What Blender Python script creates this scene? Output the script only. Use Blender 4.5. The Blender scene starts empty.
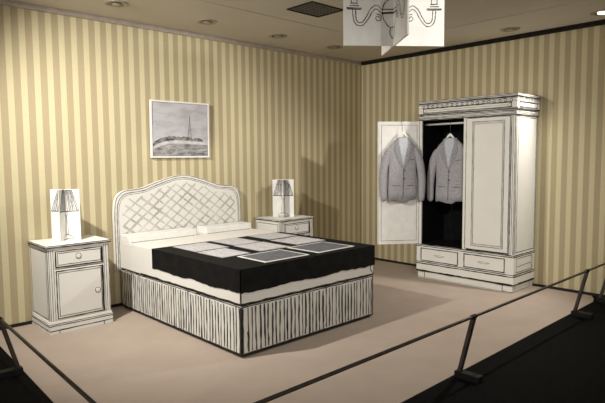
import bpy, math, random
from mathutils import Vector, Matrix
random.seed(11)
scn = bpy.context.scene
COL = scn.collection

# ------------------------------------------------------------------ camera
YAW, PITCH, ROLL = 0.7556, 0.0801, -0.0086
fw = Vector((math.sin(YAW)*math.cos(PITCH), math.cos(YAW)*math.cos(PITCH), -math.sin(PITCH)))
rt = fw.cross(Vector((0, 0, 1))).normalized()
up = rt.cross(fw)
rt2 = rt*math.cos(ROLL) + up*math.sin(ROLL)
up2 = -rt*math.sin(ROLL) + up*math.cos(ROLL)
cam = bpy.data.cameras.new('camera')
cam.sensor_fit = 'HORIZONTAL'; cam.sensor_width = 36.0; cam.lens = 542.7/605*36.0
cam.clip_start = 0.05; cam.clip_end = 60
camo = bpy.data.objects.new('camera', cam); COL.objects.link(camo)
m = Matrix((rt2, up2, -fw)).transposed().to_4x4()
m.translation = Vector((-6.3805, -5.4443, 1.55))
camo.matrix_world = m
scn.camera = camo

# ------------------------------------------------------------------ world, lamps, exposure
w = bpy.data.worlds.new('world'); scn.world = w; w.use_nodes = True
w.node_tree.nodes['Background'].inputs[0].default_value = (1.0, 0.945, 0.87, 1)
w.node_tree.nodes['Background'].inputs[1].default_value = 0.42
vs = scn.view_settings
vs.view_transform = 'Standard'; vs.look = 'None'; vs.gamma = 1.0; vs.use_curve_mapping = False
vs.exposure = 0.70

def spot(name, loc, target, watts, angle, blend, col, radius=0.045):
    l = bpy.data.lights.new(name, 'SPOT'); l.energy = watts; l.spot_size = math.radians(angle)
    l.spot_blend = blend; l.color = col; l.shadow_soft_size = radius
    o = bpy.data.objects.new(name, l); COL.objects.link(o)
    o.location = loc
    o.rotation_euler = (Vector(target)-Vector(loc)).to_track_quat('-Z', 'Y').to_euler()
    return o
WARM = (1.0, 0.83, 0.60)
LAMPS = [((-5.75, -1.45), (-2.75, -0.75, 0.75), 340, 112, 1.0, (1.0, 0.955, 0.88), 0.05),
         ((-0.38, -3.52), (-2.25, -1.60, 0.15), 135, 98, 0.6, (1.0, 0.95, 0.87), 0.05),
         ((-4.6, -6.2), (-3.7, -0.2, 0.95), 95, 48, 0.8, (1.0, 0.955, 0.88), 0.06),
         ((-2.8, -5.5), (-2.86, -2.87, 2.56), 260, 26, 1.0, (1.0, 0.955, 0.88), 0.12),  # added lamp, cone kept narrow so it brightens little but the chandelier
         ((-4.7, -5.6), (-0.5, -2.15, 1.0), 190, 36, 0.8, (1.0, 0.955, 0.88), 0.06)]  # added lamp to brighten the wardrobe front and its open door
CEIL = 2.98
for xy, tg, e, a, bl, c, rad in LAMPS:
    spot('gallery_spot', (xy[0], xy[1], CEIL-0.06), tg, e, a, bl, c, rad)

# ------------------------------------------------------------------ materials
def new_mat(name, rough=0.6, spec=0.3, metal=0.0):
    mt = bpy.data.materials.new(name); mt.use_nodes = True
    nt = mt.node_tree; b = nt.nodes['Principled BSDF']
    b.inputs['Roughness'].default_value = rough
    b.inputs['Specular IOR Level'].default_value = spec
    b.inputs['Metallic'].default_value = metal
    return mt, nt, b
def noise_mat(name, c1, c2, scale=8.0, detail=4.0, rough=0.7, spec=0.25, bump=0.0, bscale=None, metal=0.0, lo=0.35, hi=0.65, stretch=None):
    mt, nt, b = new_mat(name, rough, spec, metal)
    tc = nt.nodes.new('ShaderNodeTexCoord')
    src = tc.outputs['Object']
    if stretch:
        mp = nt.nodes.new('ShaderNodeMapping'); mp.inputs['Scale'].default_value = stretch
        nt.links.new(src, mp.inputs[0]); src = mp.outputs[0]
    n = nt.nodes.new('ShaderNodeTexNoise'); n.inputs['Scale'].default_value = scale; n.inputs['Detail'].default_value = detail
    nt.links.new(src, n.inputs['Vector'])
    r = nt.nodes.new('ShaderNodeValToRGB')
    r.color_ramp.elements[0].position = lo; r.color_ramp.elements[0].color = (*c1, 1)
    r.color_ramp.elements[1].position = hi; r.color_ramp.elements[1].color = (*c2, 1)
    nt.links.new(n.outputs['Fac'], r.inputs[0]); nt.links.new(r.outputs[0], b.inputs['Base Color'])
    if bump:
        n2 = nt.nodes.new('ShaderNodeTexNoise'); n2.inputs['Scale'].default_value = bscale or scale*4
        nt.links.new(src, n2.inputs['Vector'])
        bp = nt.nodes.new('ShaderNodeBump'); bp.inputs['Strength'].default_value = bump; bp.inputs['Distance'].default_value = 0.01
        nt.links.new(n2.outputs['Fac'], bp.inputs['Height']); nt.links.new(bp.outputs[0], b.inputs['Normal'])
    return mt
def stripe_mat(name, axis, start, sign):
    """two-tone wallpaper: a tan stripe begins at `start` and repeats every 11.75 cm"""
    mt, nt, b = new_mat(name, 0.75, 0.2)
    tc = nt.nodes.new('ShaderNodeTexCoord'); sx = nt.nodes.new('ShaderNodeSeparateXYZ')
    nt.links.new(tc.outputs['Object'], sx.inputs[0])
    def mth(op, a, bb):
        n = nt.nodes.new('ShaderNodeMath'); n.operation = op
        if hasattr(a, 'links'): nt.links.new(a, n.inputs[0])
        else: n.inputs[0].default_value = a
        if bb is not None: n.inputs[1].default_value = bb
        return n.outputs[0]
    v = mth('SUBTRACT', sx.outputs[axis], start)
    v = mth('MULTIPLY', v, sign/0.1175)
    v = mth('ADD', v, 400.0)
    v = mth('FRACT', v, None)
    v = mth('LESS_THAN', v, 0.53)
    nz = nt.nodes.new('ShaderNodeTexNoise'); nz.inputs['Scale'].default_value = 40; nt.links.new(tc.outputs['Object'], nz.inputs['Vector'])
    mx = nt.nodes.new('ShaderNodeMix'); mx.data_type = 'RGBA'
    mx.inputs[6].default_value = (*CREAM, 1); mx.inputs[7].default_value = (*TAN, 1)
    nt.links.new(v, mx.inputs[0])
    m2 = nt.nodes.new('ShaderNodeMix'); m2.data_type = 'RGBA'; m2.blend_type = 'MULTIPLY'; m2.inputs[0].default_value = 0.10
    nt.links.new(mx.outputs[2], m2.inputs[6]); nt.links.new(nz.outputs['Fac'], m2.inputs[7])
    nt.links.new(m2.outputs[2], b.inputs['Base Color'])
    return mt
CREAM = (0.60, 0.54, 0.345); TAN = (0.425, 0.352, 0.220)
M = {}
M['wall_a'] = stripe_mat('striped_wallpaper_a', 0, -4.9685, 1)
M['wall_b'] = stripe_mat('striped_wallpaper_b', 1, -0.854, -1)
M['card'] = noise_mat('white_card', (0.715, 0.70, 0.655), (0.735, 0.72, 0.675), 5, 3, 0.6, 0.25)
M['cardedge'] = noise_mat('card_edge', (0.62, 0.60, 0.55), (0.70, 0.68, 0.62), 30, 3, 0.7, 0.2)
M['ink'] = noise_mat('black_ink', (0.010, 0.009, 0.008), (0.035, 0.033, 0.03), 25, 4, 0.6, 0.25)
M['inkgrey'] = noise_mat('grey_ink_wash', (0.16, 0.155, 0.15), (0.40, 0.39, 0.38), 30, 4, 0.7, 0.2)
M['quilt'] = noise_mat('quilt_grey_wash', (0.38, 0.37, 0.36), (0.63, 0.615, 0.585), 5, 4, 0.7, 0.2)
M['thinink'] = noise_mat('thin_grey_ink', (0.09, 0.088, 0.085), (0.22, 0.215, 0.21), 25, 4, 0.7, 0.2)
M['pleat'] = noise_mat('pleat_ink', (0.02, 0.019, 0.018), (0.15, 0.145, 0.135), 35, 5, 0.7, 0.2, stretch=(1, 1, 0.25))
M['black'] = noise_mat('black_cloth_paint', (0.005, 0.0048, 0.0046), (0.010, 0.0095, 0.009), 12, 4, 0.8, 0.12, bump=0.05, bscale=200)
M['interior'] = noise_mat('wardrobe_black', (0.004, 0.004, 0.0045), (0.008, 0.008, 0.0085), 10, 3, 0.8, 0.1)
M['carpet'] = noise_mat('beige_carpet', (0.395, 0.325, 0.272), (0.425, 0.35, 0.295), 3.5, 6, 0.95, 0.1, bump=0.25, bscale=260)
M['gallery'] = noise_mat('black_gallery_floor', (0.0028, 0.0027, 0.0026), (0.005, 0.0048, 0.0046), 20, 4, 0.85, 0.06, bump=0.08, bscale=300)
M['ceiling'] = noise_mat('ceiling_paint', (0.58, 0.53, 0.44), (0.63, 0.575, 0.48), 1.2, 3, 0.8, 0.2)
M['seam'] = noise_mat('ceiling_gap', (0.015, 0.013, 0.011), (0.03, 0.026, 0.022), 20, 2, 0.9, 0.1)
M['baseboard'] = noise_mat('black_baseboard', (0.008, 0.008, 0.007), (0.016, 0.015, 0.014), 15, 3, 0.5, 0.3)
M['rail'] = noise_mat('picture_rail_metal', (0.42, 0.37, 0.33), (0.52, 0.46, 0.41), 12, 3, 0.35, 0.5, metal=0.5)
M['gapshade'] = noise_mat('dark_gap_and_shade', (0.012, 0.010, 0.008), (0.02, 0.017, 0.014), 15, 3, 0.8, 0.1)
M['galwall'] = noise_mat('gallery_wall', (0.10, 0.09, 0.075), (0.13, 0.115, 0.10), 3, 3, 0.85, 0.1)
M['steel'] = noise_mat('barrier_steel', (0.055, 0.045, 0.038), (0.085, 0.072, 0.06), 20, 3, 0.45, 0.4, metal=0.4)
M['blacksteel'] = noise_mat('barrier_base', (0.007, 0.0065, 0.006), (0.011, 0.010, 0.0095), 20, 3, 0.6, 0.2)
M['ring'] = noise_mat('fixture_ring', (0.30, 0.27, 0.22), (0.40, 0.36, 0.30), 20, 3, 0.35, 0.5, metal=0.6)
M['bowl'] = noise_mat('fixture_bowl', (0.12, 0.105, 0.08), (0.20, 0.18, 0.14), 14, 3, 0.25, 0.6, metal=0.7)
M['vent'] = noise_mat('vent_black', (0.006, 0.006, 0.006), (0.012, 0.011, 0.010), 15, 3, 0.6, 0.2)
M['slat'] = noise_mat('vent_slat', (0.20, 0.185, 0.15), (0.26, 0.24, 0.20), 15, 3, 0.6, 0.2)
M['jacket'] = noise_mat('grey_woven_cloth', (0.25, 0.245, 0.265), (0.43, 0.42, 0.445), 60, 6, 0.9, 0.1, bump=0.3, bscale=220, lo=0.3, hi=0.7, stretch=(1, 1, 2.2))
M['lapel'] = noise_mat('grey_lapel_cloth', (0.21, 0.21, 0.23), (0.36, 0.355, 0.385), 70, 6, 0.9, 0.1, bump=0.3, bscale=220, lo=0.3, hi=0.7)
M['lining'] = noise_mat('pale_blue_lining', (0.42, 0.44, 0.48), (0.50, 0.52, 0.56), 30, 3, 0.9, 0.1)
M['stitch'] = noise_mat('dark_grey_stitch', (0.07, 0.07, 0.078), (0.12, 0.12, 0.13), 40, 3, 0.9, 0.1)
M['white'] = noise_mat('white_paint', (0.74, 0.73, 0.70), (0.80, 0.79, 0.76), 12, 2, 0.5, 0.3)
M['wire'] = noise_mat('hook_wire', (0.10, 0.10, 0.10), (0.16, 0.16, 0.155), 20, 2, 0.4, 0.4, metal=0.7)
M['sheet'] = noise_mat('pale_printed_sheet', (0.42, 0.41, 0.425), (0.58, 0.565, 0.58), 26, 8, 0.8, 0.15, lo=0.3, hi=0.62)
M['photo'] = noise_mat('slate_print', (0.085, 0.088, 0.10), (0.155, 0.158, 0.175), 40, 8, 0.75, 0.15, lo=0.3, hi=0.68)
M['sky'] = noise_mat('drawn_sky', (0.37, 0.36, 0.38), (0.49, 0.48, 0.50), 5.5, 6, 0.75, 0.15, lo=0.33, hi=0.58, stretch=(1, 1, 2.6))
M['field'] = noise_mat('drawn_field', (0.12, 0.12, 0.125), (0.42, 0.41, 0.41), 9, 8, 0.75, 0.15, lo=0.36, hi=0.66, stretch=(1, 1, 3.5))
M['hedge'] = noise_mat('drawn_hedge', (0.06, 0.06, 0.065), (0.26, 0.26, 0.265), 28, 8, 0.75, 0.15)
M['path'] = noise_mat('drawn_path', (0.40, 0.39, 0.39), (0.58, 0.57, 0.565), 22, 5, 0.75, 0.15)
def emis(name, col, s):
    mt, nt, b = new_mat(name, 0.4)
    b.inputs['Base Color'].default_value = (0.8, 0.75, 0.65, 1)
    b.inputs['Emission Color'].default_value = (*col, 1); b.inputs['Emission Strength'].default_value = s
    return mt
M['lit'] = emis('lit_lamp', (1, 0.86, 0.62), 3)

# ------------------------------------------------------------------ mesh helpers
class MB:
    def __init__(s): s.v = []; s.f = []
    def add(s, vs, fs):
        o = len(s.v); s.v += [tuple(p) for p in vs]; s.f += [tuple(i+o for i in q) for q in fs]
    def box(s, x0, x1, y0, y1, z0, z1):
        vs = [(x, y, z) for z in (z0, z1) for y in (y0, y1) for x in (x0, x1)]
        s.add(vs, [(0, 2, 3, 1), (4, 5, 7, 6), (0, 1, 5, 4), (2, 6, 7, 3), (0, 4, 6, 2), (1, 3, 7, 5)])
    def prism(s, poly, a, b, fn):
        """poly: list of 2D points (counter-clockwise); fn(u,v,w) -> 3D, extruded w from a to b"""
        n = len(poly)
        s.add([fn(p[0], p[1], a) for p in poly]+[fn(p[0], p[1], b) for p in poly],
              [tuple(reversed(range(n))), tuple(range(n, 2*n))]+[(i, (i+1) % n, n+(i+1) % n, n+i) for i in range(n)])
    def tube(s, pts, rad, n=10, cap=True):
        pts = [Vector(p) for p in pts]
        rads = rad if isinstance(rad, (list, tuple)) else [rad]*len(pts)
        rings = []; prev = None
        for i, p in enumerate(pts):
            t = (pts[min(i+1, len(pts)-1)]-pts[max(i-1, 0)]).normalized()
            a = prev if prev is not None else (Vector((0, 0, 1)) if abs(t.z) < 0.9 else Vector((1, 0, 0)))
            b = t.cross(a).normalized(); a = b.cross(t).normalized(); prev = a
            rings.append([p+(a*math.cos(2*math.pi*k/n)+b*math.sin(2*math.pi*k/n))*rads[i] for k in range(n)])
        s.loft(rings, cap)
    def loft(s, rings, cap=True):
        n = len(rings[0]); vs = [q for r in rings for q in r]; fs = []
        for i in range(len(rings)-1):
            for k in range(n):
                fs.append((i*n+k, i*n+(k+1) % n, (i+1)*n+(k+1) % n, (i+1)*n+k))
        if cap:
            fs.append(tuple(reversed(range(n)))); fs.append(tuple((len(rings)-1)*n+k for k in range(n)))
        s.add(vs, fs)
    def build(s, name, mat, parent=None, smooth=False, bevel=0.0):
        me = bpy.data.meshes.new(name); me.from_pydata(s.v, [], s.f); me.validate(); me.update()
        o = bpy.data.objects.new(name, me); COL.objects.link(o)
        for mm in (mat if isinstance(mat, list) else [mat]): me.materials.append(M[mm])
        if parent is not None:
            o.parent = parent
        if smooth:
            for p in me.polygons: p.use_smooth = True
        if bevel:
            b = o.modifiers.new('bevel', 'BEVEL'); b.width = bevel; b.segments = 2; b.limit_method = 'ANGLE'
        return o
def fixn(o):
    import bmesh
    bm = bmesh.new(); bm.from_mesh(o.data); bmesh.ops.recalc_face_normals(bm, faces=bm.faces); bm.to_mesh(o.data); bm.free()
    return o
def tag(o, label, cat=None, group=None, kind=None):
    if label: o['label'] = label
    if cat: o['category'] = cat
    if group: o['group'] = group
    if kind: o['kind'] = kind
    return o
def thing(name, label, cat, loc=(0, 0, 0), rz=0.0, group=None):
    o = bpy.data.objects.new(name, None); COL.objects.link(o)
    o.empty_display_size = 0.1; o.location = loc; o.rotation_euler = (0, 0, rz)
    return tag(o, label, cat, group)
def struct(o, label=None): o['kind'] = 'structure'; (label and o.__setitem__('label', label)); return o
def copy_tree(o, parent=None):
    c = o.copy(); COL.objects.link(c); c.parent = parent
    for ch in list(o.children): copy_tree(ch, c)
    return c

class Face:
    """a drawing surface: origin, u and v axes, outward normal"""
    def __init__(s, o, u, v, n, lift=0.0012):
        s.o = Vector(o); s.u = Vector(u).normalized(); s.v = Vector(v).normalized(); s.n = Vector(n).normalized(); s.lift = lift
        s.flip = s.u.cross(s.v).dot(s.n) < 0
    def p(s, a, b, h=None): return s.o+s.u*a+s.v*b+s.n*(s.lift if h is None else h)
def stroke(mb, f, pts, w, wob=0.0012, step=0.05, closed=False, vary=0.3, h=None):
    """a hand-drawn pen line of width w through the 2D points of face f"""
    if closed: pts = list(pts)+[pts[0]]
    dense = []
    for a, b in zip(pts[:-1], pts[1:]):
        L = math.hypot(b[0]-a[0], b[1]-a[1]); k = max(1, int(L/step))
        for i in range(k): dense.append((a[0]+(b[0]-a[0])*i/k, a[1]+(b[1]-a[1])*i/k))
    dense.append(pts[-1])
    q = [(x+random.uniform(-wob, wob), y+random.uniform(-wob, wob)) for x, y in dense]
    n = len(q); L = []; Rr = []
    for i in range(n):
        a = q[max(i-1, 0)]; b = q[min(i+1, n-1)]
        dx, dy = b[0]-a[0], b[1]-a[1]; l = math.hypot(dx, dy) or 1e-6
        hw = w*0.5*(1+random.uniform(-vary, vary))
        nx, ny = -dy/l*hw, dx/l*hw
        L.append(f.p(q[i][0]+nx, q[i][1]+ny, h)); Rr.append(f.p(q[i][0]-nx, q[i][1]-ny, h))
    fs = []
    for i in range(n-1):
        qd = (n+i, n+i+1, i+1, i)
        fs.append(tuple(reversed(qd)) if f.flip else qd)
    mb.add(L+Rr, fs)
def rect(mb, f, u0, v0, u1, v1, w, **k):
    o = w*0.8
    for a, b in (((u0-o*random.random(), v0), (u1+o*random.random(), v0)), ((u1, v0-o*random.random()), (u1, v1+o*random.random())),
                 ((u1+o*random.random(), v1), (u0-o*random.random(), v1)), ((u0, v1), (u0, v0))):
        stroke(mb, f, [a, b], w, **k)
def circle(mb, f, cu, cv, r, w, n=14, a0=0, a1=2*math.pi, ry=None, **k):
    stroke(mb, f, [(cu+r*math.cos(a0+(a1-a0)*i/n), cv+(ry or r)*math.sin(a0+(a1-a0)*i/n)) for i in range(n+1)], w, step=9, **k)
def fill(mb, f, poly, h=None):
    vs = [f.p(a, b, h) for a, b in poly]; idx = tuple(range(len(vs)))
    mb.add(vs, [tuple(reversed(idx)) if f.flip else idx])
def spline(pts, sub=6):
    out = []
    n = len(pts)
    for i in range(n-1):
        p0 = pts[max(i-1, 0)]; p1 = pts[i]; p2 = pts[i+1]; p3 = pts[min(i+2, n-1)]
        for k in range(sub):
            t = k/sub
            out.append(tuple(0.5*((2*b)+(-a+c)*t+(2*a-5*b+4*c-d)*t*t+(-a+3*b-3*c+d)*t**3) for a, b, c, d in zip(p0, p1, p2, p3)))
    out.append(tuple(pts[-1]))
    return out

# ------------------------------------------------------------------ the setting
WT = 2.932
b = MB(); b.box(-9, 0.0, 0.0, 0.1, 0, WT); struct(b.build('wall_back', 'wall_a'), 'cream and tan striped wallpaper wall behind the bed')
b = MB(); b.box(0.0, 0.1, -9, 0.1, 0, WT); struct(b.build('wall_right', 'wall_b'), 'cream and tan striped wallpaper wall behind the wardrobe')
b = MB(); b.box(-9.1, 0.1, -9.1, 0.1, -0.1, 0.0); 
struct(b.build('floor', 'gallery'), 'matt black gallery floor')
b = MB(); b.prism([(-5.172, 0.0), (-5.302, -3.455), (-0.27, -3.438), (-0.13, -3.40), (0.0, -3.33), (0.0, 0.0)], 0.0005, 0.004, lambda u, v, q: (u, v, q));
cp = tag(fixn(b.build('carpet', 'carpet', bevel=0.003)), 'beige carpet covering the bedroom display area up to the barrier', 'carpet')
# ceiling: boards with narrow gaps under a slab
cx = [(-9.1, -0.934), (-0.918, 0.1)]; cy = [(-9.1, -1.154), (-1.138, 0.1)]
b = MB(); b.box(-9.1, 0.1, -9.1, 0.1, CEIL+0.012, CEIL+0.1); cl = struct(b.build('ceiling', 'seam'))
for x0, x1 in cx:
    for y0, y1 in cy:
        b = MB(); b.box(x0, x1, y0, y1, CEIL, CEIL+0.012); b.build('ceiling_panel', 'ceiling', cl)
b = MB(); b.box(-9, -0.0, -0.03, 0.1, WT, CEIL-0.018); b.box(-9, -0.0, -0.022, 0.1, CEIL-0.018, CEIL); struct(b.build('trim_1', 'rail', bevel=0.004), 'pale metal picture rail along the top of the wall')
b = MB(); b.box(0.0, 0.1, -9, 0.0, WT, CEIL); b.box(-0.045, 0.0, -9, -0.03, WT+0.004, CEIL); struct(b.build('gap_and_shade', 'gapshade'), 'dark strip standing in for the gap and ceiling shade above the right wall')  # black strip juts out to stand for the shade along the ceiling edge
b = MB(); b.box(-9, 0, -0.012, 0, 0, 0.034); struct(b.build('baseboard_back', 'baseboard'))
b = MB(); b.box(-0.012, 0, -9, -0.012, 0, 0.034); struct(b.build('baseboard_right', 'baseboard'))

# ------------------------------------------------------------------ bed
BX0, BX1, BYF, BYH, BZT, BZM = -3.932, -2.332, -2.146, -0.07, 0.70, 0.428
bed = thing('double_bed', 'white card double bed with quilted curved headboard and black striped valance', 'bed', ((BX0+BX1)/2, -1.1, 0.004))
O = bed.location.copy()
def L(p): return Vector(p)-O
def lb(mb, x0, x1, y0, y1, z0, z1): mb.box(x0-O.x, x1-O.x, y0-O.y, y1-O.y, z0-O.z, z1-O.z)
b = MB(); lb(b, BX0+0.03, BX1-0.03, BYF+0.03, BYH, 0.004, 0.024); b.build('plinth', 'ink', bed)
b = MB(); lb(b, BX0+0.008, BX1-0.008, BYF+0.008, BYH, 0.024, BZM); base = b.build('base', 'card', bed)
fL = Face(L((BX0+0.008, BYH, 0)), (0, -1, 0), (0, 0, 1), (-1, 0, 0))
fF = Face(L((BX0+0.008, BYF+0.008, 0)), (1, 0, 0), (0, 0, 1), (0, -1, 0))
LL = BYH-BYF-0.008; LF = BX1-BX0-0.016
def pleats(f, length, z0, z1, name):
    mb = MB(); n = int(length/0.041)
    for i in range(n):
        u = (i+0.5)*length/n+random.uniform(-0.004, 0.004)
        t = z1-random.uniform(0, 0.015); bt = z0+random.uniform(0, 0.012)
        ww = random.uniform(0.012, 0.018)
        stroke(mb, f, [(u, t), (u+random.uniform(-.005, .005), (t+bt)/2), (u+random.uniform(-.005, .005), bt)], ww, wob=0.0025, step=0.045, vary=0.45)
        if random.random() < 0.12:
            u2 = u+random.uniform(-0.013, 0.013)
            stroke(mb, f, [(u2, t-random.uniform(0, .2)), (u2+.003, bt+random.uniform(0, .1))], 0.008, wob=0.002, step=0.05, vary=0.5)
    return mb.build(name, 'pleat', base)
pleats(fL, LL, 0.035, 0.398, 'pleat_lines'); pleats(fF, LF, 0.035, 0.398, 'pleat_lines')
fR = Face(L((BX1-0.008, BYF+0.008, 0)), (0, 1, 0), (0, 0, 1), (1, 0, 0)); pleats(fR, LL, 0.035, 0.398, 'pleat_lines')
mb = MB()
for f, ln in ((fL, LL), (fF, LF), (fR, LL)):
    f2 = Face(f.o, f.u, f.v, f.n, 0.002)
    stroke(mb, f2, [(0, 0.030), (ln, 0.030)], 0.017, vary=0.15)
    stroke(mb, f2, [(0, 0.405), (ln, 0.405)], 0.007, wob=0.002)
    stroke(mb, f2, [(0, 0.418), (ln, 0.420)], 0.012, wob=0.002)
for f, ln in ((fL, LL), (fF, LF)):
    f2 = Face(f.o, f.u, f.v, f.n, 0.0025)
    stroke(mb, f2, [(ln if f is fL else 0.0, 0.03), (ln-0.006 if f is fL else 0.006, 0.40)], 0.02, vary=0.3)
stroke(mb, Face(fF.o, fF.u, fF.v, fF.n, 0.0025), [(LF-0.004, 0.03), (LF-0.004, 0.41)], 0.010)
mb.build('ink_outline', 'ink', base)
b = MB(); lb(b, BX0, BX1, BYF, BYH, BZM, BZT); mat = b.build('mattress', 'card', bed, bevel=0.004)
mb = MB()
fL2 = Face(L((BX0, BYH, 0)), (0, -1, 0), (0, 0, 1), (-1, 0, 0)); fF2 = Face(L((BX0, BYF, 0)), (1, 0, 0), (0, 0, 1), (0, -1, 0))
ML = BYH-BYF; MF = BX1-BX0
stroke(mb, fL2, [(0.45, BZM+0.004), (ML, BZM+0.003)], 0.012, wob=0.003); stroke(mb, fF2, [(0, BZM+0.003), (MF, BZM+0.004)], 0.010, wob=0.003)
stroke(mb, fL2, [(0.70, 0.69), (0.705, 0.62), (0.70, 0.55), (0.71, 0.515)], 0.008)
stroke(mb, fL2, [(ML-0.004, 0.53), (ML-0.004, BZM)], 0.009); stroke(mb, fF2, [(0.004, 0.53), (0.004, BZM)], 0.008)
stroke(mb, fF2, [(MF-0.05, 0.55), (MF-0.055, 0.48), (MF-0.02, 0.44)], 0.010); stroke(mb, fF2, [(MF-0.004, 0.55), (MF-0.003, BZM)], 0.009)
mb.build('ink_outline', 'ink', mat)
mb = MB(); fT = Face(L((BX0, BYH, BZT)), (1, 0, 0), (0, -1, 0), (0, 0, 1))
stroke(mb, fT, [(0.01, 0.675), (MF-0.01, 0.655)], 0.006); mb.build('fold_line', 'thinink', mat)
# headboard
half = [(0, 1.372), (.10, 1.362), (.19, 1.340), (.29, 1.312), (.38, 1.283), (.48, 1.250), (.58, 1.236), (.68, 1.228), (.74, 1.203), (.785, 1.150), (.805, 1.06), (.81, .95)]
HC = -3.168
def outline(inset):
    h = spline([(x*(1-inset/.81), z-inset) for x, z in half], 4)
    r = [(HC+x, z) for x, z in h]+[(HC+.81-inset, .40)]
    return [(2*HC-x, z) for x, z in r]+[(x, z) for x, z in reversed(r[:-0 or None])][1:] if False else [(2*HC-x, z) for x, z in reversed(r)]+[(x, z) for x, z in r[1:]]
ol = outline(0)
HY0, HY1 = -0.062, -0.015
b = MB(); b.prism([(x-O.x, z-O.z) for x, z in reversed(ol)], HY0-O.y, HY1-O.y, lambda u, v, q: (u, q, v))
hb = fixn(b.build('headboard', 'card', bed))
fH = Face(L((0, HY0, 0)), (1, 0, 0), (0, 0, 1), (0, -1, 0)); fH.o.x = -O.x
mb = MB()
stroke(mb, fH, outline(0.006), 0.007, step=0.03, wob=0.0008); stroke(mb, fH, outline(0.030), 0.008, step=0.03, wob=0.001); stroke(mb, fH, outline(0.046), 0.005, step=0.03, wob=0.001)
mb.build('ink_outline', 'thinink', hb)
poly = [(x, z) for x, z in outline(0.075)]
def inside(x, z):
    c = False; n = len(poly)
    for i in range(n):
        (x1, z1), (x2, z2) = poly[i], poly[(i+1) % n]
        if (z1 > z) != (z2 > z) and x < (x2-x1)*(z-z1)/(z2-z1)+x1: c = not c
    return c and z > 0.72
mb = MB()
for sgn, ang, qh in ((1, 40, .0010), (-1, 36, .0016)):
    d = (math.cos(math.radians(ang)), sgn*math.sin(math.radians(ang))); nrm = (-d[1], d[0])
    for k in range(-14, 15):
        off = k*0.088+random.uniform(-.008, .008); run = []
        for i in range(-60, 61):
            t = i*0.025; x = HC+nrm[0]*off+d[0]*t; z = 1.0+nrm[1]*off+d[1]*t
            if inside(x, z): run.append((x, z))
            else:
                if len(run) > 2: stroke(mb, fH, run, random.uniform(.014, .024), wob=0.002, vary=0.4, step=0.05, h=qh)
                run = []
mb.build('quilting_lines', 'quilt', hb)

# bedspread: thin black cover with a wavy torn hem
bs = MB(); t = 0.006; ys0 = -0.765
def hemz(i): return 0.518+0.006*math.sin(i*0.42)+random.uniform(-.005, .005)
x0, x1, yf = BX0-t, BX1+t, BYF-t
bs.box(x0, x1, yf, ys0, BZT+0.0005, BZT+0.0005+t)
def hem_panel(a, c, nrm, n, z0a):
    a = Vector(a); c = Vector(c); nrm = Vector(nrm)
    zs = [hemz(i+z0a) for i in range(n+1)]; zs[0] = .515; zs[-1] = .53
    vs = []; fs = []
    for i in range(n+1):
        p = a.lerp(c, i/n)
        vs += [(p.x, p.y, BZT), (p.x, p.y, zs[i]), (p.x-nrm.x*(t-.0006), p.y-nrm.y*(t-.0006), zs[i]), (p.x-nrm.x*(t-.0006), p.y-nrm.y*(t-.0006), BZT)]
    for i in range(n):
        o = 4*i
        for k in range(4): fs.append((o+k, o+(k+1) % 4, o+4+(k+1) % 4, o+4+k))
    fs += [(0, 1, 2, 3), (4*n+3, 4*n+2, 4*n+1, 4*n)]
    bs.add(vs, fs)
hem_panel((x0, ys0, 0), (x0, yf, 0), (-1, 0, 0), 36, 0)
hem_panel((x0, yf, 0), (x1, yf, 0), (0, -1, 0), 40, 5)
hem_panel((x1, yf, 0), (x1, ys0, 0), (1, 0, 0), 36, 9)
o = fixn(bs.build('bedspread', 'black')); tag(o, 'plain black bedspread with wavy hem covering the foot of the bed', 'bedspread')
ZTOP = BZT+0.0005+t

# pillows: white card bolsters with drawn outline
def pillow(x0, x1, label):
    p = thing('pillow', label, 'pillow', ((x0+x1)/2, -0.17, BZT), 0, 'box pillows at the headboard')
    b = MB(); hw = (x1-x0)/2; b.box(-hw, hw, -0.10, 0.10, 0.0005, 0.076); b.build('body', 'white', p, bevel=0.006)
    mb = MB(); ft = Face((-hw, 0, 0.076), (1, 0, 0), (0, 1, 0), (0, 0, 1)); ff = Face((-hw, -0.10, 0), (1, 0, 0), (0, 0, 1), (0, -1, 0))
    stroke(mb, ft, [(0.02, 0.088), (hw*2-0.02, 0.088)], 0.005); stroke(mb, ft, [(0.01, -0.09), (2*hw-0.01, -0.091)], 0.004)
    stroke(mb, ff, [(0.02, 0.006), (2*hw-0.02, 0.008)], 0.003); mb.build('ink_outline', 'thinink', p)
pillow(-3.925, -3.13, 'white box pillow at the headboard on the side of the plain wall nightstand')
pillow(-3.00, -2.36, 'white box pillow at the headboard with its bright end showing mid bed')

# sheets lying on the bedspread
def sheet(x0, x1, y0, y1, dark, label, group, rz):
    cx_, cy_ = (x0+x1)/2, (y0+y1)/2; hw, hd = abs(x1-x0)/2, abs(y1-y0)/2
    p = thing('paper_sheet', label, 'sheet', (cx_, cy_, ZTOP), rz, group)
    n = 8
    b = MB(); b.box(-hw, hw, -hd, hd, 0.0004, 0.004); b.build('page', 'white' if dark else 'sheet', p)
    f = Face((0, 0, 0.004), (1, 0, 0), (0, 1, 0), (0, 0, 1), 0.0006)
    if dark:
        mb = MB(); mb.box(-hw+.022, hw-.022, -hd+.022, hd-.022, 0.0041, 0.0048); mb.build('print', 'photo', p)
    else:
        mb = MB()
        for i in range(26):
            u = random.uniform(-hw*.9, hw*.8); v = random.uniform(-hd*.9, hd*.9)
            stroke(mb, f, [(u, v), (min(u+random.uniform(.03, .09), hw*.95), v+random.uniform(-.01, .01))], 0.003, wob=0.002)
        mb.build('pencil_marks', 'inkgrey', p)['kind'] = 'stuff'
        mb = MB(); rect(mb, f, -hw+.004, -hd+.004, hw-.004, hd-.004, 0.003); mb.build('edge_line', 'thinink', p)
gp = 'pale printed sheets on the bedspread'
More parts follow.
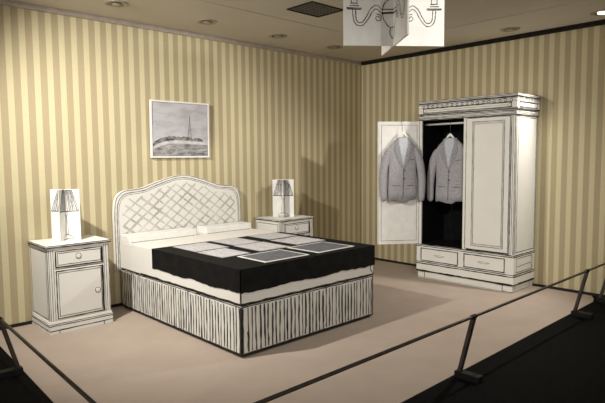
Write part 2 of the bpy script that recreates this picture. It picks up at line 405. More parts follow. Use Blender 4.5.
sheet(-3.745, -3.375, -0.815, -1.228, False, 'pale grey sheet on bedspread, pillow-end row, nearest the striped long side', gp, 0.0)
sheet(-3.75, -3.44, -1.255, -1.645, False, 'pale grey sheet on bedspread between a pillow-end sheet and the nearer slate print', gp, 0.02)
sheet(-3.285, -2.96, -0.785, -1.195, False, 'middle pale grey sheet of the three in the pillow-end row', gp, 0.0)
sheet(-3.31, -2.95, -1.215, -1.635, False, 'middle pale grey sheet of the row beside the slate prints', gp, -0.02)
sheet(-2.80, -2.41, -0.775, -1.145, False, 'pale grey sheet on bedspread, pillow-end row, closest to the corner nightstand', gp, 0.0)
sheet(-2.83, -2.43, -1.19, -1.595, False, 'pale grey sheet on bedspread behind the slate print that is farther right', gp, 0.02)
sheet(-3.625, -3.13, -1.692, -2.078, True, 'slate grey print with white border at the near left of the bed foot', 'slate prints at the bed foot', 0.0)
sheet(-3.015, -2.52, -1.65, -2.065, True, 'slate grey print with white border toward the right of the bed foot', 'slate prints at the bed foot', 0.03)

# ------------------------------------------------------------------ nightstands
def nightstand(x0, label):
    W_, D_, H_ = 0.576, 0.488, 0.796
    r = thing('nightstand', label, 'nightstand', (x0, -0.013, 0.004), 0, 'nightstands beside the bed')
    b = MB(); b.box(0.012, W_-0.012, -D_+0.012, 0, 0, H_-0.024); body = b.build('body', 'card', r, bevel=0.002)
    b = MB(); b.box(-0.004, W_+0.004, -D_-0.002, 0.0, H_-0.024, H_); top = b.build('top', 'card', r, bevel=0.002)
    b = MB(); b.box(0, W_, -D_, 0, 0.0, 0.095); b.box(0.005, W_-0.005, -D_+0.005, 0, 0.095, 0.11); pl = b.build('plinth', 'card', r, bevel=0.002)
    yb = -D_+0.012
    b = MB(); b.box(0.072, W_-0.072, yb-0.005, yb, 0.592, 0.742); dr = b.build('drawer', 'card', r, bevel=0.0015)
    b = MB(); b.box(0.072, W_-0.072, yb-0.005, yb, 0.128, 0.566); dd = b.build('door', 'card', r, bevel=0.0015)
    def knob(par, u, v):
        b = MB(); b.loft([[(u+rr*math.cos(k*math.pi/8), yb-0.005-q, v+rr*math.sin(k*math.pi/8)) for k in range(16)] for rr, q in ((.021, 0), (.021, .005), (.018, .007), (.010, .0075))])
        kb = fixn(b.build('knob', 'card', par))
        mb = MB(); f = Face((u, yb-0.0285, v), (1, 0, 0), (0, 0, 1), (0, -1, 0), 0.0)
        ff = Face((u, yb-0.0065, v), (1, 0, 0), (0, 0, 1), (0, -1, 0), 0.0); circle(mb, ff, 0, 0, .0245, .005); mb.v and None
        o2 = mb.build('knob_outline', 'ink', par)
    knob(dr, W_/2-0.01, 0.678); knob(dd, W_-0.132, 0.335)
    # ink
    f = Face((0, yb-0.005, 0), (1, 0, 0), (0, 0, 1), (0, -1, 0)); fb = Face((0, yb, 0), (1, 0, 0), (0, 0, 1), (0, -1, 0))
    mb = MB(); rect(mb, f, 0.077, 0.597, W_-0.077, 0.737, 0.010); rect(mb, f, 0.094, 0.616, W_-0.094, 0.720, 0.005)
    stroke(mb, f, [(W_-.084, .735), (W_-.086, .600)], .010); mb.build('ink_outline', 'ink', dr)
    mb = MB(); rect(mb, f, 0.077, 0.133, W_-0.077, 0.561, 0.010); rect(mb, f, 0.096, 0.153, W_-0.096, 0.541, 0.005)
    stroke(mb, f, [(W_-.084, .56), (W_-.086, .135)], .010); mb.build('ink_outline', 'ink', dd)
    mb = MB()
    for u in (0.020, 0.040, 0.060, W_-0.058, W_-0.040, W_-0.020):
        stroke(mb, fb, [(u, 0.115), (u+random.uniform(-.003, .003), 0.755)], random.uniform(.0028, .0045))
    stroke(mb, fb, [(0.07, 0.579), (W_-0.07, 0.58)], 0.005)
    for sx, sn in ((0.012, -1), (W_-0.012, 1)):
        fs = Face((sx, 0, 0), (0, -1, 0), (0, 0, 1), (sn, 0, 0))
        rect(mb, fs, 0.02, 0.13, D_-0.06, 0.735, 0.006); stroke(mb, fs, [(D_-.035, .115), (D_-.035, .755)], .005); stroke(mb, fs, [(D_-.018, .115), (D_-.018, .755)], .008)
    mb.build('ink_lines', 'ink', body)
    mb = MB()
    for f3, ln in ((Face((-0.004, -D_-0.002, H_-0.024), (1, 0, 0), (0, 0, 1), (0, -1, 0)), W_+.008), (Face((-0.004, 0, H_-0.024), (0, -1, 0), (0, 0, 1), (-1, 0, 0)), D_+.002), (Face((W_+0.004, 0, H_-0.024), (0, -1, 0), (0, 0, 1), (1, 0, 0)), D_+.002)):
        stroke(mb, f3, [(0, .020), (ln, .020)], .006); stroke(mb, f3, [(0, .005), (ln, .005)], .010)
    mb.build('ink_edge', 'ink', top)
    mb = MB()
    for f3, ln in ((Face((0, -D_, 0), (1, 0, 0), (0, 0, 1), (0, -1, 0)), W_), (Face((0, 0, 0), (0, -1, 0), (0, 0, 1), (-1, 0, 0)), D_), (Face((W_, 0, 0), (0, -1, 0), (0, 0, 1), (1, 0, 0)), D_)):
        stroke(mb, f3, [(0, .091), (ln, .091)], .005); stroke(mb, f3, [(0, .076), (ln, .074)], .007); stroke(mb, f3, [(0, .032), (ln, .034)], .008)
        stroke(mb, f3, [(.085, .002), (.085, .03)], .006); stroke(mb, f3, [(ln-.085, .002), (ln-.085, .03)], .006)
    mb.build('ink_lines', 'ink', pl)
    return r
nightstand(-4.798, 'white card nightstand on the open floor beside the striped valance')
nightstand(-2.098, 'white card nightstand half hidden behind the bed near the corner')

# table lamps: two crossed cards with a drawn lamp
def table_lamp(x, y, label):
    r = thing('table_lamp', label, 'lamp', (x, y, 0.8), math.radians(-43), 'crossed card lamps on the nightstands')
    hw, H_ = 0.136, 0.478; th = 0.0025
    b = MB(); b.box(-hw, hw, -th, th, 0, H_); b.build('card_panel', 'white', r)
    b = MB(); b.box(-th, th, -hw, -th, 0, H_); b.box(-th, th, th, hw, 0, H_); b.build('card_panel', 'white', r)
    for fi, f in enumerate((Face((0, -th, 0), (1, 0, 0), (0, 0, 1), (0, -1, 0), .0008), Face((0, th, 0), (-1, 0, 0), (0, 0, 1), (0, 1, 0), .0008),
              Face((-th, 0, 0), (0, 1, 0), (0, 0, 1), (-1, 0, 0), .0008), Face((th, 0, 0), (0, -1, 0), (0, 0, 1), (1, 0, 0), .0008))):
        mb = MB(); mg = MB()
        zt, zb_, wt, wb = 0.468, 0.272, 0.066, 0.128
        for sg in (-1, 1):
            stroke(mb, f, [(sg*0.006, zt), (sg*wt, zt)], .006); stroke(mb, f, [(sg*0.006, zb_-.002), (sg*wb, zb_+.002)], .008); stroke(mb, f, [(sg*wt, zt), (sg*wb, zb_)], .005)
            for k in range(1, 7):
                a = k/7
                stroke(mb if k % 2 else mg, f, [(sg*wt*a, zt-.004), (sg*wb*a, zb_+.006)], .005 if k % 2 else .012, wob=.002)
            stroke(mb, f, [(sg*.018, zb_-.006), (sg*.018, .235), (sg*.010, .225), (sg*.022, .09), (sg*.014, .05)], .004)
            stroke(mb, f, [(sg*.014, .05), (sg*.05, .04), (sg*.066, .018), (sg*.066, .008)], .005); stroke(mb, f, [(sg*.006, .010), (sg*.066, .008)], .006)
            stroke(mb, f, [(sg*.006, .052), (sg*.03, .052)], .005); stroke(mb, f, [(sg*.006, .235), (sg*.018, .235)], .004)
        mb.build('lamp_drawing', 'ink', r); mg.build('shade_wash', 'inkgrey', r)
table_lamp(-4.525, -0.235, 'folded card lamp on the nightstand standing clear of the bed')
table_lamp(-1.815, -0.24, 'folded card lamp on the half hidden nightstand near the corner')

# ------------------------------------------------------------------ picture
pr = thing('framed_picture', 'grey ink landscape with a lattice tower in thin white frame above the bed', 'picture', (-3.152, -0.004, 1.565))
pr.rotation_euler = (math.radians(1.2), 0, 0)
hw, H_ = 0.372, 0.625
fr = 0.018
for nm, bx in (('frame', (-hw, hw, -.03, -.004, 0, fr)), ('frame', (-hw, hw, -.03, -.004, H_-fr, H_)), ('frame', (-hw, -hw+fr, -.03, -.004, fr, H_-fr)), ('frame', (hw-fr, hw, -.03, -.004, fr, H_-fr))):
    b = MB(); b.box(*bx); b.build('frame_rail', 'white', pr, bevel=.002)
b = MB(); b.box(-hw+fr, hw-fr, -.022, -.006, fr, H_-fr); cv = b.build('canvas', 'sky', pr)
f = Face((-hw, -.022, 0), (1, 0, 0), (0, 0, 1), (0, -1, 0))
W_ = 2*hw
hill = spline([(fr, .135), (.12, .180), (.25, .206), (.40, .208), (.55, .200), (.66, .196), (W_-fr, .190)], 5)
mb = MB(); fill(mb, f, [(fr, fr), (W_-fr, fr)]+list(reversed([(x, min(z-.045, .2)) for x, z in hill])), .0010); mb.build('field', 'field', cv)
def band(lo, hi, h, m, nm):
    mb = MB()
    for (a, b2), (c, d) in zip(zip(lo[:-1], lo[1:]), zip(hi[:-1], hi[1:])): fill(mb, f, [a, b2, d, c], h)
    mb.build(nm, m, cv)
band([(x, z-.050) for x, z in hill], [(x, z-.008+random.uniform(-.006, .006)) for x, z in hill], .0014, 'path', 'path')
band([(x, z-.014) for x, z in hill[:26]], [(x, z+.045*math.sin(min(1, (i+3)/10)*1.57)*(1-.7*i/25)+random.uniform(-.010, .010)) for i, (x, z) in enumerate(hill[:26])], .0018, 'hedge', 'hedge')
mb = MB()
for sg in (-1, 1):
    stroke(mb, f, [(.485+sg*.026, .215), (.485+sg*.012, .30), (.485+sg*.006, .38), (.485+sg*.002, .455)], .005)
for z, ww in ((.235, .023), (.27, .017), (.31, .012), (.36, .008)): stroke(mb, f, [(.485-ww, z), (.485+ww, z)], .004)
stroke(mb, f, [(.485, .45), (.485, .475)], .004); mb.build('tower', 'thinink', cv)
mb = MB()
for i in range(34):
    x = random.uniform(.05, .60); z = random.uniform(.03, .13); stroke(mb, f, [(x, z), (x+random.uniform(.05, .12), z+random.uniform(-.01, .02))], .006, h=.002)
mb.build('grass_strokes', 'inkgrey', cv)
mb = MB(); rect(mb, f, fr+.002, fr+.002, W_-fr-.002, H_-fr-.002, .004, h=.0022); mb.build('inner_line', 'thinink', cv)

# ------------------------------------------------------------------ wardrobe
WX, WF, WN = -0.553, -1.405, -2.690
wr = thing('wardrobe', 'tall white card wardrobe with black interior and one open door', 'wardrobe', (-0.014, (WF+WN)/2, 0.004))
O = wr.location.copy()
def wbox(x0, x1, y0, y1, z0, z1):
    b = MB(); lb(b, x0, x1, y0, y1, z0, z1); return b
XB = -0.016
wbox(WX+0.012, XB, WN+0.012, WF-0.012, 0.004, 0.090).build('plinth', 'card', wr)
base = wbox(WX-0.006, XB, WN-0.006, WF+0.006, 0.090, 0.440).build('base_box', 'card', wr, bevel=0.002)
wbox(WX, XB, WF-0.018, WF, 0.44, 2.003).build('side_panel', 'card', wr, bevel=0.001)
sp = wbox(WX, XB, WN, WN+0.018, 0.44, 2.003).build('side_panel', 'card', wr, bevel=0.001)
stile = wbox(WX, WX+0.02, WF-0.062, WF-0.018, 0.44, 2.003).build('stile', 'card', wr)
wbox(WX, WX+0.02, -2.098, -2.052, 0.44, 2.003).build('stile', 'card', wr)
pil = wbox(WX, WX+0.02, WN+0.018, -2.630, 0.44, 2.003).build('stile', 'card', wr)
b = MB()
lb(b, XB-0.010, XB-0.004, WN+0.018, WF-0.018, 0.4405, 2.002)            # back
lb(b, WX+0.021, XB-0.010, WF-0.022, WF-0.0185, 0.4405, 2.002); lb(b, WX+0.021, XB-0.010, WN+0.0185, WN+0.022, 0.4405, 2.002)
lb(b, WX+0.002, XB-0.010, WN+0.022, WF-0.022, 0.4405, 0.444); lb(b, WX+0.021, XB-0.010, WN+0.022, WF-0.022, 1.998, 2.002)
b.build('black_lining', 'interior', wr)
cor = wbox(WX-0.025, XB, WN-0.022, WF-0.030, 2.065, 2.205).build('cornice', 'card', wr, bevel=0.002)
wbox(WX-0.016, XB, WN-0.012, WF-0.026, 2.003, 2.065).build('cornice_moulding', 'card', wr, bevel=0.002)
wbox(WX-0.034, XB, WN-0.030, WF-0.024, 2.205, 2.240).build('cornice_cap', 'card', wr, bevel=0.002)
cd = wbox(WX-0.004, WX, -2.625, -2.085, 0.452, 1.999)
lb(cd, WX, WX+0.018, -2.625, -2.10, 0.452, 1.999)
cdoor = cd.build('door', 'card', wr, bevel=0.001)
drs = [wbox(WX-0.010, WX-0.006, y1, y0, 0.230, 0.393).build('drawer', 'card', wr, bevel=0.001) for y0, y1 in ((-1.473, -2.004), (-2.082, -2.595))]
# rod
b = MB(); b.tube([L((-0.42, WF-0.023, 1.957)), L((-0.42, WN+0.023, 1.957))], 0.012, 12); b.build('hanging_rod', 'white', wr, smooth=True)
# ink: front faces look toward -x; u runs to the near end (-y)
def FF(x): return Face(L((x, 0, 0)) + Vector((0, O.y, O.z-O.z)) - Vector((0, 0, 0)), (0, -1, 0), (0, 0, 1), (-1, 0, 0))
def front(x):
    f = Face((x-O.x, -O.y, -O.z), (0, -1, 0), (0, 0, 1), (-1, 0, 0)); return f       # u = -y, v = z
def side(y):
    f = Face((-O.x, y-O.y, -O.z), (-1, 0, 0), (0, 0, 1), (0, -1, 0)); return f       # u = -x, v = z
mb = MB(); f = front(WX-0.006)
u0, u1 = -WF-0.006, -WN+0.006
for z, ww in ((0.435, .011), (0.416, .009), (0.214, .010), (0.192, .012), (0.099, .020)): stroke(mb, f, [(u0, z), (u1, z)], ww)
stroke(mb, f, [(u0+.004, .1), (u0+.004, .436)], .004)
f = side(WN-0.006); s0, s1 = -XB, -WX+0.006
for z, ww in ((0.435, .011), (0.416, .009), (0.214, .010), (0.192, .012), (0.099, .020)): stroke(mb, f, [(s0, z), (s1, z)], ww)
rect(mb, f, s0+.07, .235, s1-.07, .393, .007); stroke(mb, f, [(s0+.07, .235), (s0+.11, .31), (s0+.07, .393)], .005); stroke(mb, f, [(s0+.11, .31), (s1-.08, .30)], .005)
mb.build('ink_lines', 'ink', base)
mb = MB(); f = front(WX+0.012); u0, u1 = -WF+0.012, -WN-0.012
stroke(mb, f, [(u0+.10, .015), (u0+.10, .088)], .010)
stroke(mb, f, [(u1-.115, .012), (u1-.115, .088)], .010); stroke(mb, f, [(u1-.115, .014), (u1, .014)], .007); stroke(mb, f, [(u0, .012), (u1, .012)], .004)
f = side(WN+0.012); stroke(mb, f, [(-XB+.08, .012), (-XB+.08, .088)], .007); stroke(mb, f, [(-WX-.08, .012), (-WX-.08, .088)], .008); stroke(mb, f, [(-XB, .012), (-WX-.012, .012)], .005)
mb.build('ink_lines', 'ink', [c for c in wr.children if c.name.startswith('plinth')][0])
for d, (y0, y1) in zip(drs, ((-1.473, -2.004), (-2.082, -2.595))):
    f = front(WX-0.010); mb = MB(); rect(mb, f, -y0+.004, .234, -y1-.004, .389, .011); mb.build('ink_outline', 'ink', d)
    mb = MB(); c = -(y0+y1)/2
    stroke(mb, f, spline([(c-.075, .318), (c-.04, .306), (c, .302), (c+.04, .306), (c+.075, .316)], 3), .007, step=9); stroke(mb, f, [(c-.06, .322), (c+.06, .320)], .004); mb.build('drawn_handle', 'inkgrey', d)
f = front(WX-0.004); mb = MB()
rect(mb, f, 2.088, .456, 2.622, 1.995, .006); mb.build('ink_outline', 'ink', cdoor)
mb = MB(); rect(mb, f, 2.170, .50, 2.560, 1.950, .007); rect(mb, f, 2.190, .525, 2.540, 1.925, .005); rect(mb, f, 2.183, .515, 2.55, 1.937, .003); mb.build('panel_lines', 'thinink', cdoor)
f = front(WX); mb = MB()
for u, ww in ((2.637, .009), (2.660, .004), (2.683, .006)): stroke(mb, f, [(u, .445), (u+random.uniform(-.002, .002), 1.998)], ww)
mb.build('ink_lines', 'ink', pil)
f = side(WN); mb = MB()
for u, ww in ((.543, .008), (.528, .005), (.495, .008), (.04, .008), (.022, .005)): stroke(mb, f, [(u, .445), (u, 1.998)], ww)
stroke(mb, f, [(.04, .465), (.5, .465)], .006); stroke(mb, f, [(.04, 1.98), (.5, 1.98)], .006)
mb.build('ink_lines', 'ink', sp)
mb = MB(); mg = MB()
for f, a, c in ((front(WX-0.025), -WF+0.030, -WN+0.022), (side(WN-0.022), -XB, -WX+0.025)):
    stroke(mb, f, [(a, 2.200), (c, 2.200)], .011); stroke(mb, f, [(a, 2.186), (c, 2.187)], .006); stroke(mb, f, [(a, 2.150), (c, 2.150)], .004)
    stroke(mb, f, [(a, 2.071), (c, 2.070)], .010); stroke(mb, f, [(a, 2.080), (c, 2.083)], .005)
    e = 0.07 if c-a > 1 else .06
    rect(mb, f, a+e, 2.092, c-e, 2.143, .009); stroke(mb, f, [(a+e, 2.092), (a+e+.045, 2.117), (a+e, 2.143)], .005); stroke(mb, f, [(c-e, 2.092), (c-e-.045, 2.117), (c-e, 2.143)], .005)
    stroke(mb, f, [(a+e+.045, 2.117), (c-e-.045, 2.117)], .003)
    n = int((c-a-.12)/.068)
    for i in range(n+1):
        u = a+.07+i*.068*((c-a-.14)/(.068*n)); circle(mb, f, u, 2.167, .014, .007, n=9, wob=.001)
        stroke(mg, f, [(u+.018, 2.168), (u+.05, 2.168)], .014)
mb.build('ink_lines', 'ink', cor); mg.build('wash_marks', 'quilt', cor)['kind'] = 'stuff'
cap = [c for c in wr.children if c.name.startswith('cornice_cap')][0]; mo = [c for c in wr.children if c.name.startswith('cornice_moulding')][0]
mb = MB()
for f, a, c in ((front(WX-0.034), -WF+0.024, -WN+0.030), (side(WN-0.030), -XB, -WX+0.034)):
    stroke(mb, f, [(a, 2.236), (c, 2.236)], .006); stroke(mb, f, [(a, 2.222), (c, 2.223)], .007); stroke(mb, f, [(a, 2.209), (c, 2.209)], .006)
mb.build('ink_lines', 'ink', cap)
mb = MB()
for f, a, c in ((front(WX-0.016), -WF+0.026, -WN+0.012), (side(WN-0.012), -XB, -WX+0.016)):
    stroke(mb, f, [(a, 2.008), (c, 2.008)], .010); stroke(mb, f, [(a, 2.024), (c, 2.022)], .007); stroke(mb, f, [(a, 2.036), (c, 2.040)], .006); stroke(mb, f, [(a, 2.056), (c, 2.054)], .009)
mb.build('ink_lines', 'ink', mo)
# open door
hg = Vector((-0.558, -1.437, 0)); fe = Vector((-0.990, -1.112, 0))
dv = (fe-hg).normalized(); dn = Vector((dv.y, -dv.x, 0))
if dn.dot(Vector((-6.38, -5.44, 0))-hg) < 0: dn = -dn
dw = (fe-hg).length; DZ0, DZ1 = 0.442, 1.995
def dpt(u, q, z): return hg+dv*u+dn*q+Vector((0, 0, z))
b = MB(); b.prism([(0, DZ0), (dw, DZ0), (dw, DZ1), (0, DZ1)], -0.020, 0.0, lambda u, v, q: dpt(u, q, v)-O)
od = fixn(b.build('door', 'white', wr, bevel=0.001)); od['label'] = 'open white wardrobe door with thin inner outline'
fd = Face(dpt(0, 0, 0)-O, dv, (0, 0, 1), dn)
mb = MB(); rect(mb, fd, .035, DZ0+.045, dw-.045, DZ1-.045, .005); mb.build('panel_line', 'thinink', od)
mb = MB(); stroke(mb, fd, [(dw-.012, DZ0), (dw-.012, DZ1)], .002); stroke(mb, fd, [(.004, DZ0), (.004, DZ1)], .004); mb.build('edge_line', 'thinink', od)

# ------------------------------------------------------------------ jackets and hangers
def jacket(origin, uax, nax, label, s=1.0, seed=1, wide=1.0):
    """origin: point between the shoulders at hem level on the wearer's back plane; uax: image-right axis, nax: toward the viewer"""
    rnd = random.Random(seed)
    uax = Vector(uax).normalized(); nax = Vector(nax).normalized(); ang = math.atan2(uax.y, uax.x)
    r = thing('jacket', label, 'jacket', origin, ang, 'grey jackets hung at the wardrobe')
    # local: x = u, y = -n (depth away), z up
    E = 2.6
    prof = [(0.0, .185, .040), (.10, .186, .042), (.25, .178, .044), (.40, .180, .047), (.52, .186, .048), (.575, .186, .046), (.615, .178, .043), (.65, .156, .040), (.685, .118, .037), (.715, .084, .034), (.738, .066, .030)]
    prof = [(z*1.05, hw, hd) for z, hw, hd in prof]
    def at(z):
        for (a, b, c), (d, e, g) in zip(prof[:-1], prof[1:]):
            if z <= d: t = max(0, (z-a)/(d-a)); return b+(e-b)*t, c+(g-c)*t
        return prof[-1][1:]
    def surf(u, z, off=.004):
        hw, hd = at(z); q = min(1, abs(u)/hw)
        return Vector((u, -(.052+hd*(1-q**E)**(1/E)+off), z))
    n = 44; rings = []
    for j, (z, hw, hd) in enumerate(prof):
        rg = []
        for k in range(n):
            a = 2*math.pi*k/n; ca, sa = math.cos(a), math.sin(a)
            x = hw*math.copysign(abs(ca)**(2/E), ca); y = hd*math.copysign(abs(sa)**(2/E), sa)
            zz = z
            if j == 0:
                q = (x/hw+1)/2
                zz = (.0 if q < .1 else .022*math.sin(q*9)+(.028 if q > .42 and q < .55 else 0)+.018*(q-.5)) + rnd.uniform(-.004, .004)
            rg.append((x, -.052+y, zz))
        rings.append(rg)
    b = MB(); b.loft(rings); body = fixn(b.build('body', 'jacket', r, smooth=True))
    for sg in (-1, 1):
        path = [(.145, -.052, .665), (.185, -.055, .60), (.224, -.055, .48), (.245, -.055, .36), (.258, -.060, .24), (.252, -.068, .10), (.244, -.075, .0-.012*(sg > 0)-.012)]
        rads = [(.030, .030), (.052, .040), (.055, .042), (.050, .042), (.047, .040), (.043, .038), (.042, .036)]
        rs = []
        for (x, y, z), (ru, rw) in zip(path, rads):
            rs.append([(sg*x+ru*math.cos(2*math.pi*k/18), y+rw*math.sin(2*math.pi*k/18), z+(-.10*ru*math.cos(2*math.pi*k/18)*sg if z > .6 else rnd.uniform(-.003, .003))) for k in range(18)])
        b = MB(); b.loft(rs); sl = fixn(b.build('sleeve', 'jacket', r, smooth=True))
        mo = sl.modifiers.new('sub', 'SUBSURF'); mo.levels = 1; mo.render_levels = 1
    # shirt-coloured opening, lapels
    zt, zv = .765, .40
    def patch(fa, fb_, z0, z1, off, nm, mt, nz=12, nu=5):
        b = MB(); vs = []; fs = []
        for i in range(nz+1):
            z = z0+(z1-z0)*i/nz; ua, ub = fa(z), fb_(z)
            for k in range(nu+1): vs.append(surf(ua+(ub-ua)*k/nu, z, off))
        for i in range(nz):
            for k in range(nu):
                a = i*(nu+1)+k; fs.append((a, a+1, a+nu+2, a+nu+1))
        m0 = len(vs); vs += [v+Vector((0, .004, 0)) for v in vs]
        fs += [tuple(m0+q for q in reversed(f_)) for f_ in fs]
        b.add(vs, fs); return b.build(nm, mt, r)
    vin = lambda z: max(0.001, .062*min(1, (z-zv)/(.70-zv)))
    patch(lambda z: -vin(z), lambda z: vin(z), zv, .765, .002, 'lining', 'lining')
    lap = lambda z: vin(z)+.004+.062*(1-abs((z-.60)/.22)**1.6 if abs(z-.60) < .22 else 0)*(1.0 if z < .66 else .75)
    patch(lambda z: vin(z), lambda z: max(vin(z)+.012, lap(z)), zv, .768, .008, 'lapel', 'lapel'); patch(lambda z: -max(vin(z)+.012, lap(z)), lambda z: -vin(z), zv, .768, .008, 'lapel', 'lapel')
    # front edge, pockets, button
    def seam(pts, w_, nm):
        b = MB(); b.tube([surf(u, z, .004) for u, z in pts], w_, 6); b.build(nm, 'stitch', r)
    seam([(.004-.01*i/8, zv-.37*i/8) for i in range(9)], .0028, 'front_edge')
    seam([(-.14+.09*i/4, .185) for i in range(5)], .0035, 'pocket'); seam([(.05+.09*i/4, .185) for i in range(5)], .0035, 'pocket')
    seam([(.085+.06*i/3, .50+.008*i/3) for i in range(4)], .003, 'breast_pocket')
    for z in (.37, .27):
        p = surf(.012, z, .004); b = MB(); b.loft([[(p.x+rr*math.cos(k*math.pi/6), p.y-q, p.z+rr*math.sin(k*math.pi/6)) for k in range(12)] for rr, q in ((.009, 0), (.010, .003), (.008, .005))]); fixn(b.build('button', 'stitch', r))
    r.scale = (s*wide, s, s)
    return r
def hanger(origin, uax, ztop, label, over_door):
    uax = Vector(uax).normalized(); ang = math.atan2(uax.y, uax.x)
    r = thing('coat_hanger', label, 'hanger', origin, ang, 'white coat hangers')
    # yoke: curved board rising to the neck
    top = spline([(-.14, -.105), (-.09, -.055), (-.060, .005), (-.028, .048), (0, .066), (.028, .048), (.060, .005), (.09, -.055), (.14, -.105)], 3)
    bot = [(u*.98, z-(.026+.010*max(0, 1-abs(u)/.06))) for u, z in reversed(top)]
    b = MB(); b.prism(list(reversed(top+bot)), -.060, -.046, lambda u, v, q: (u, q, v)); fixn(b.build('yoke', 'white', r, bevel=.002))
    zt = ztop-origin[2]
    if over_door: pts = [(0, -.053, .05), (0, -.050, .08), (0, -.030, zt-.03), (0, -.0060, zt-.004), (0, .000, zt+.004), (0, .020, zt+.005), (0, .028, zt-.004), (0, .028, zt-.025)]
    else: pts = [(0, -.053, .05), (0, -.053, zt-.020)]+[(0, -.053+.0155*(1-math.cos(a))*0 - .0155*math.cos(a)*0 + .016*(1-math.cos(a)), zt+.016*math.sin(a)) for a in [0.0, .6, 1.2, 1.8, 2.4, 3.0, 3.6]]
    b = MB(); b.tube(pts, .0028, 8); b.build('hook', 'wire', r, smooth=True)
# on the open door: image-right is from the free edge to the hinge
ud = -dv
c = dpt(dw*0.445, 0.004, 0)
jacket((c.x, c.y, 1.005), ud, dn, 'light grey jacket hanging on the front of the open white wardrobe door', 1.02, 3, 0.97)
hanger((c.x, c.y, 1.005+.80*1.0), ud, 1.995, 'white coat hanger hooked over the open wardrobe door', True)
jx, jy = -0.42, -1.800
jacket((jx+.053, jy, 0.985), (0, -1, 0), (-1, 0, 0), 'darker grey jacket hanging against the black wardrobe interior', 1.03, 7, 1.08)
hanger((jx+.053-.016, jy, 0.985+.785), (0, -1, 0), 1.957, 'white coat hanger on the rod inside the wardrobe', False)

# ------------------------------------------------------------------ chandelier: crossed cards hung from the ceiling
CP = Vector((-6.3805, -5.4443, 1.55))
dirc = fw+rt2*((394-302.5)/542.7)-up2*((46-201.5)/542.7)
ch = CP+dirc*4.1
CB = ch.z
r = thing('chandelier', 'white crossed card chandelier with drawn candle arms hanging from the ceiling', 'chandelier', (ch.x, ch.y, CB), math.radians(-38.5))
hw, H_, th = 0.385, 0.44, 0.006; DZ = -.032
b = MB(); b.box(-hw, hw, -th, th, 0, H_); b.build('card_panel', 'white', r)
b = MB(); b.box(-th, th, -hw, -th, 0, H_); b.box(-th, th, th, hw, 0, H_); b.build('card_panel', 'white', r)
for f in (Face((0, -th, DZ), (1, 0, 0), (0, 0, 1), (0, -1, 0)), Face((0, th, DZ), (-1, 0, 0), (0, 0, 1), (0, 1, 0)), Face((-th, 0, DZ), (0, 1, 0), (0, 0, 1), (-1, 0, 0)), Face((th, 0, DZ), (0, -1, 0), (0, 0, 1), (1, 0, 0))):
    mb = MB()
    for sg in (-1, 1):
        arm = spline([(.105, .275), (.135, .300), (.165, .285), (.195, .235), (.235, .185), (.275, .178), (.305, .205), (.315, .250), (.318, .295)], 4)
        arm2 = spline([(.10, .300), (.135, .328), (.178, .305), (.210, .250), (.240, .207), (.270, .200), (.288, .220), (.294, .255), (.295, .295)], 4)
        for a in (arm, arm2): stroke(mb, f, [(sg*x, z) for x, z in a], .006, step=9, wob=.001)
        stroke(mb, f, [(sg*(.125+(.030-.0016*i)*math.cos(i*.62+1.2)), .235+(.030-.0016*i)*math.sin(i*.62+1.2)) for i in range(15)], .006, step=9, wob=.0005)
        for z, ww in ((.297, .055), (.306, .058), (.322, .035), (.340, .028)): stroke(mb, f, [(sg*(.306-ww), z), (sg*(.306+ww), z+.002)], .007)
        for q in (-.022, .022): stroke(mb, f, [(sg*(.306+q), .345), (sg*(.306+q), .425)], .005)
        stroke(mb, f, [(sg*.284, .425), (sg*.328, .425)], .004)
        body = spline([(.03, .425), (.045, .40), (.035, .378), (.075, .345), (.092, .290), (.085, .235), (.055, .185), (.030, .165), (.035, .14), (.028, .105), (.010, .085)], 4)
        stroke(mb, f, [(sg*x, z) for x, z in body], .006, step=9, wob=.001)
        stroke(mb, f, [(sg*.008, .275), (sg*.10, .270)], .012); stroke(mb, f, [(sg*.008, .300), (sg*.10, .298)], .006); stroke(mb, f, [(sg*.008, .170), (sg*.03, .168)], .005); stroke(mb, f, [(sg*.008, .378), (sg*.04, .378)], .005)
    mb.build('candle_arm_drawing', 'ink', r)
b = MB(); b.tube([(0, 0, H_-.01), (0, 0, CEIL-CB)], .004, 8); b.build('suspension_cord', 'wire', r)
b = MB(); b.loft([[(rr*math.cos(k*math.pi/10), rr*math.sin(k*math.pi/10), CEIL-CB-q) for k in range(20)] for rr, q in ((.05, 0), (.05, .012), (.02, .022))]); fixn(b.build('ceiling_rose', 'white', r, smooth=False))

# ------------------------------------------------------------------ ceiling fixtures
def downlight(x, y, label, lit=False):
    r = thing('ceiling_downlight', label, 'light', (x, y, CEIL), 0, 'recessed ceiling downlights')
    n = 28
    def ring(rr, z): return [(rr*math.cos(2*math.pi*k/n), rr*math.sin(2*math.pi*k/n), z) for k in range(n)]
    b = MB(); b.loft([ring(.110, 0), ring(.108, -.007), ring(.095, -.010), ring(.078, -.006), ring(.074, -.001)], cap=False); fixn(b.build('trim_ring', 'ring', r, smooth=True))
    b = MB(); b.loft([ring(.076, -.0015), ring(.06, -.003), ring(.045, -.002)], cap=False); fixn(b.build('reflector', 'bowl', r, smooth=True))
    b = MB(); b.loft([ring(.045, -.001), ring(.043, -.010), ring(.030, -.016), ring(.010, -.018)]); fixn(b.build('lamp_face', 'lit' if lit else 'ring', r, smooth=True))
downlight(-4.106, -0.56, 'unlit recessed downlight in the ceiling above the leftmost stripes')
downlight(-3.114, -0.545, 'unlit recessed downlight in the ceiling above the framed picture')
downlight(-2.123, -0.53, 'unlit recessed downlight in the ceiling below the black vent')
downlight(-1.15, -0.52, 'unlit recessed downlight in the ceiling behind the chandelier near the corner')
downlight(-0.373, -2.507, 'unlit recessed downlight in the ceiling above the wardrobe')
downlight(-0.36, -3.46, 'lit recessed downlight at the right edge of the ceiling', True)
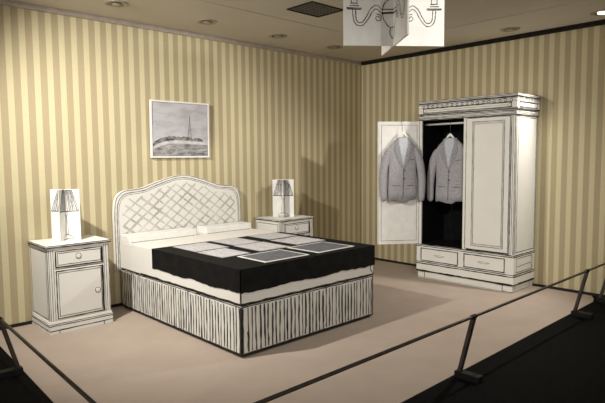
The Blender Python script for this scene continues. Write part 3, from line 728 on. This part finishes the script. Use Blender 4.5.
for k, lb_ in ((0, 'lit downlight over the black floor beside the left barrier'), (2, 'lit downlight over the visitor floor facing the nightstand'), (3, 'added unseen downlight that brightens the chandelier'), (4, 'added unseen downlight that brightens the wardrobe front')):
    downlight(LAMPS[k][0][0], LAMPS[k][0][1], lb_, True)  # chandelier and wardrobe fixtures are added along with their lamps
r = thing('ceiling_vent', 'black slatted square air vent in the ceiling', 'vent', (-2.60, -1.635, CEIL))
b = MB(); b.box(-.20, .20, -.16, .16, -.004, 0); b.build('backing', 'vent', r)
for bx in ((-.215, .215, -.175, -.16, -.008, 0), (-.215, .215, .16, .175, -.012, 0), (-.215, -.20, -.16, .16, -.012, 0), (.20, .215, -.16, .16, -.012, 0)):
    b = MB(); b.box(*bx); b.build('frame_bar', 'vent', r)
for i in range(7):
    y = -.135+i*.045; b = MB(); b.box(-.20, .20, y-.005, y+.005, -.007, -.004); b.build('slat', 'slat', r)
for i in range(8):
    x = -.175+i*.05; b = MB(); b.box(x-.004, x+.004, -.16, .16, -.006, -.004); b.build('cross_bar', 'slat', r)

# ------------------------------------------------------------------ low barrier
RZ = 0.455; LRZ = 0.425
def post(x, y, out, label, RZ=0.455):
    """out: unit direction away from the display; the flat post leans that way"""
    out = Vector(out); r = thing('barrier_post', label, 'post', (x, y, 0), math.atan2(out.y, out.x), 'low barrier posts')
    # local x = outward
    b = MB(); b.box(-.035, .150, -.032, .032, 0.0005, .048); b.build('base_block', 'blacksteel', r, bevel=.003)
    b = MB(); b.add([(-.022, -.018, .048), (.006, -.018, .048), (.006, .018, .048), (-.022, .018, .048), (.076, -.018, RZ-.008), (.104, -.018, RZ-.008), (.104, .018, RZ-.008), (.076, .018, RZ-.008)],
                    [(0, 3, 2, 1), (4, 5, 6, 7), (0, 1, 5, 4), (1, 2, 6, 5), (2, 3, 7, 6), (3, 0, 4, 7)]); b.build('upright', 'steel', r, bevel=.003)
    b = MB(); b.tube([(.09, -.024, RZ), (.09, .024, RZ)], .016, 14); b.build('rail_clamp', 'blacksteel', r, smooth=False)
YR = -3.50
def XL(y): return -5.222+0.0375*(y+0.0)
post(-3.03, YR, (0, -1, 0), 'low barrier post standing alone on black floor in the right foreground')
post(-0.92, YR, (0, -1, 0), 'low barrier post second from the right wall')
post(-0.22, YR, (0, -1, 0), 'low barrier post next to the right wall')
post(XL(YR)+0.02, YR, (0, -1, 0), 'low barrier post at the front corner of the carpet')
LO = Vector((-1, 0.0375, 0)).normalized()
post(XL(-1.22), -1.22, LO, 'low barrier post at the left edge beside the nightstand wall', LRZ)
b = MB(); b.tube([(XL(YR)-.08, YR-.09, RZ), (-0.015, YR-.09, RZ)], .0105, 12); tag(b.build('barrier_rail', 'steel', smooth=True), 'thin dark barrier rail crossing the lower right of the carpet', 'rail', 'barrier rails')
b = MB(); b.tube([(XL(-0.9)-.09, -0.9, LRZ), (XL(YR)-.09, YR-.068, LRZ)], .0105, 12); tag(b.build('barrier_rail', 'steel', smooth=True), 'thin dark barrier rail running down the left edge of the carpet', 'rail', 'barrier rails')
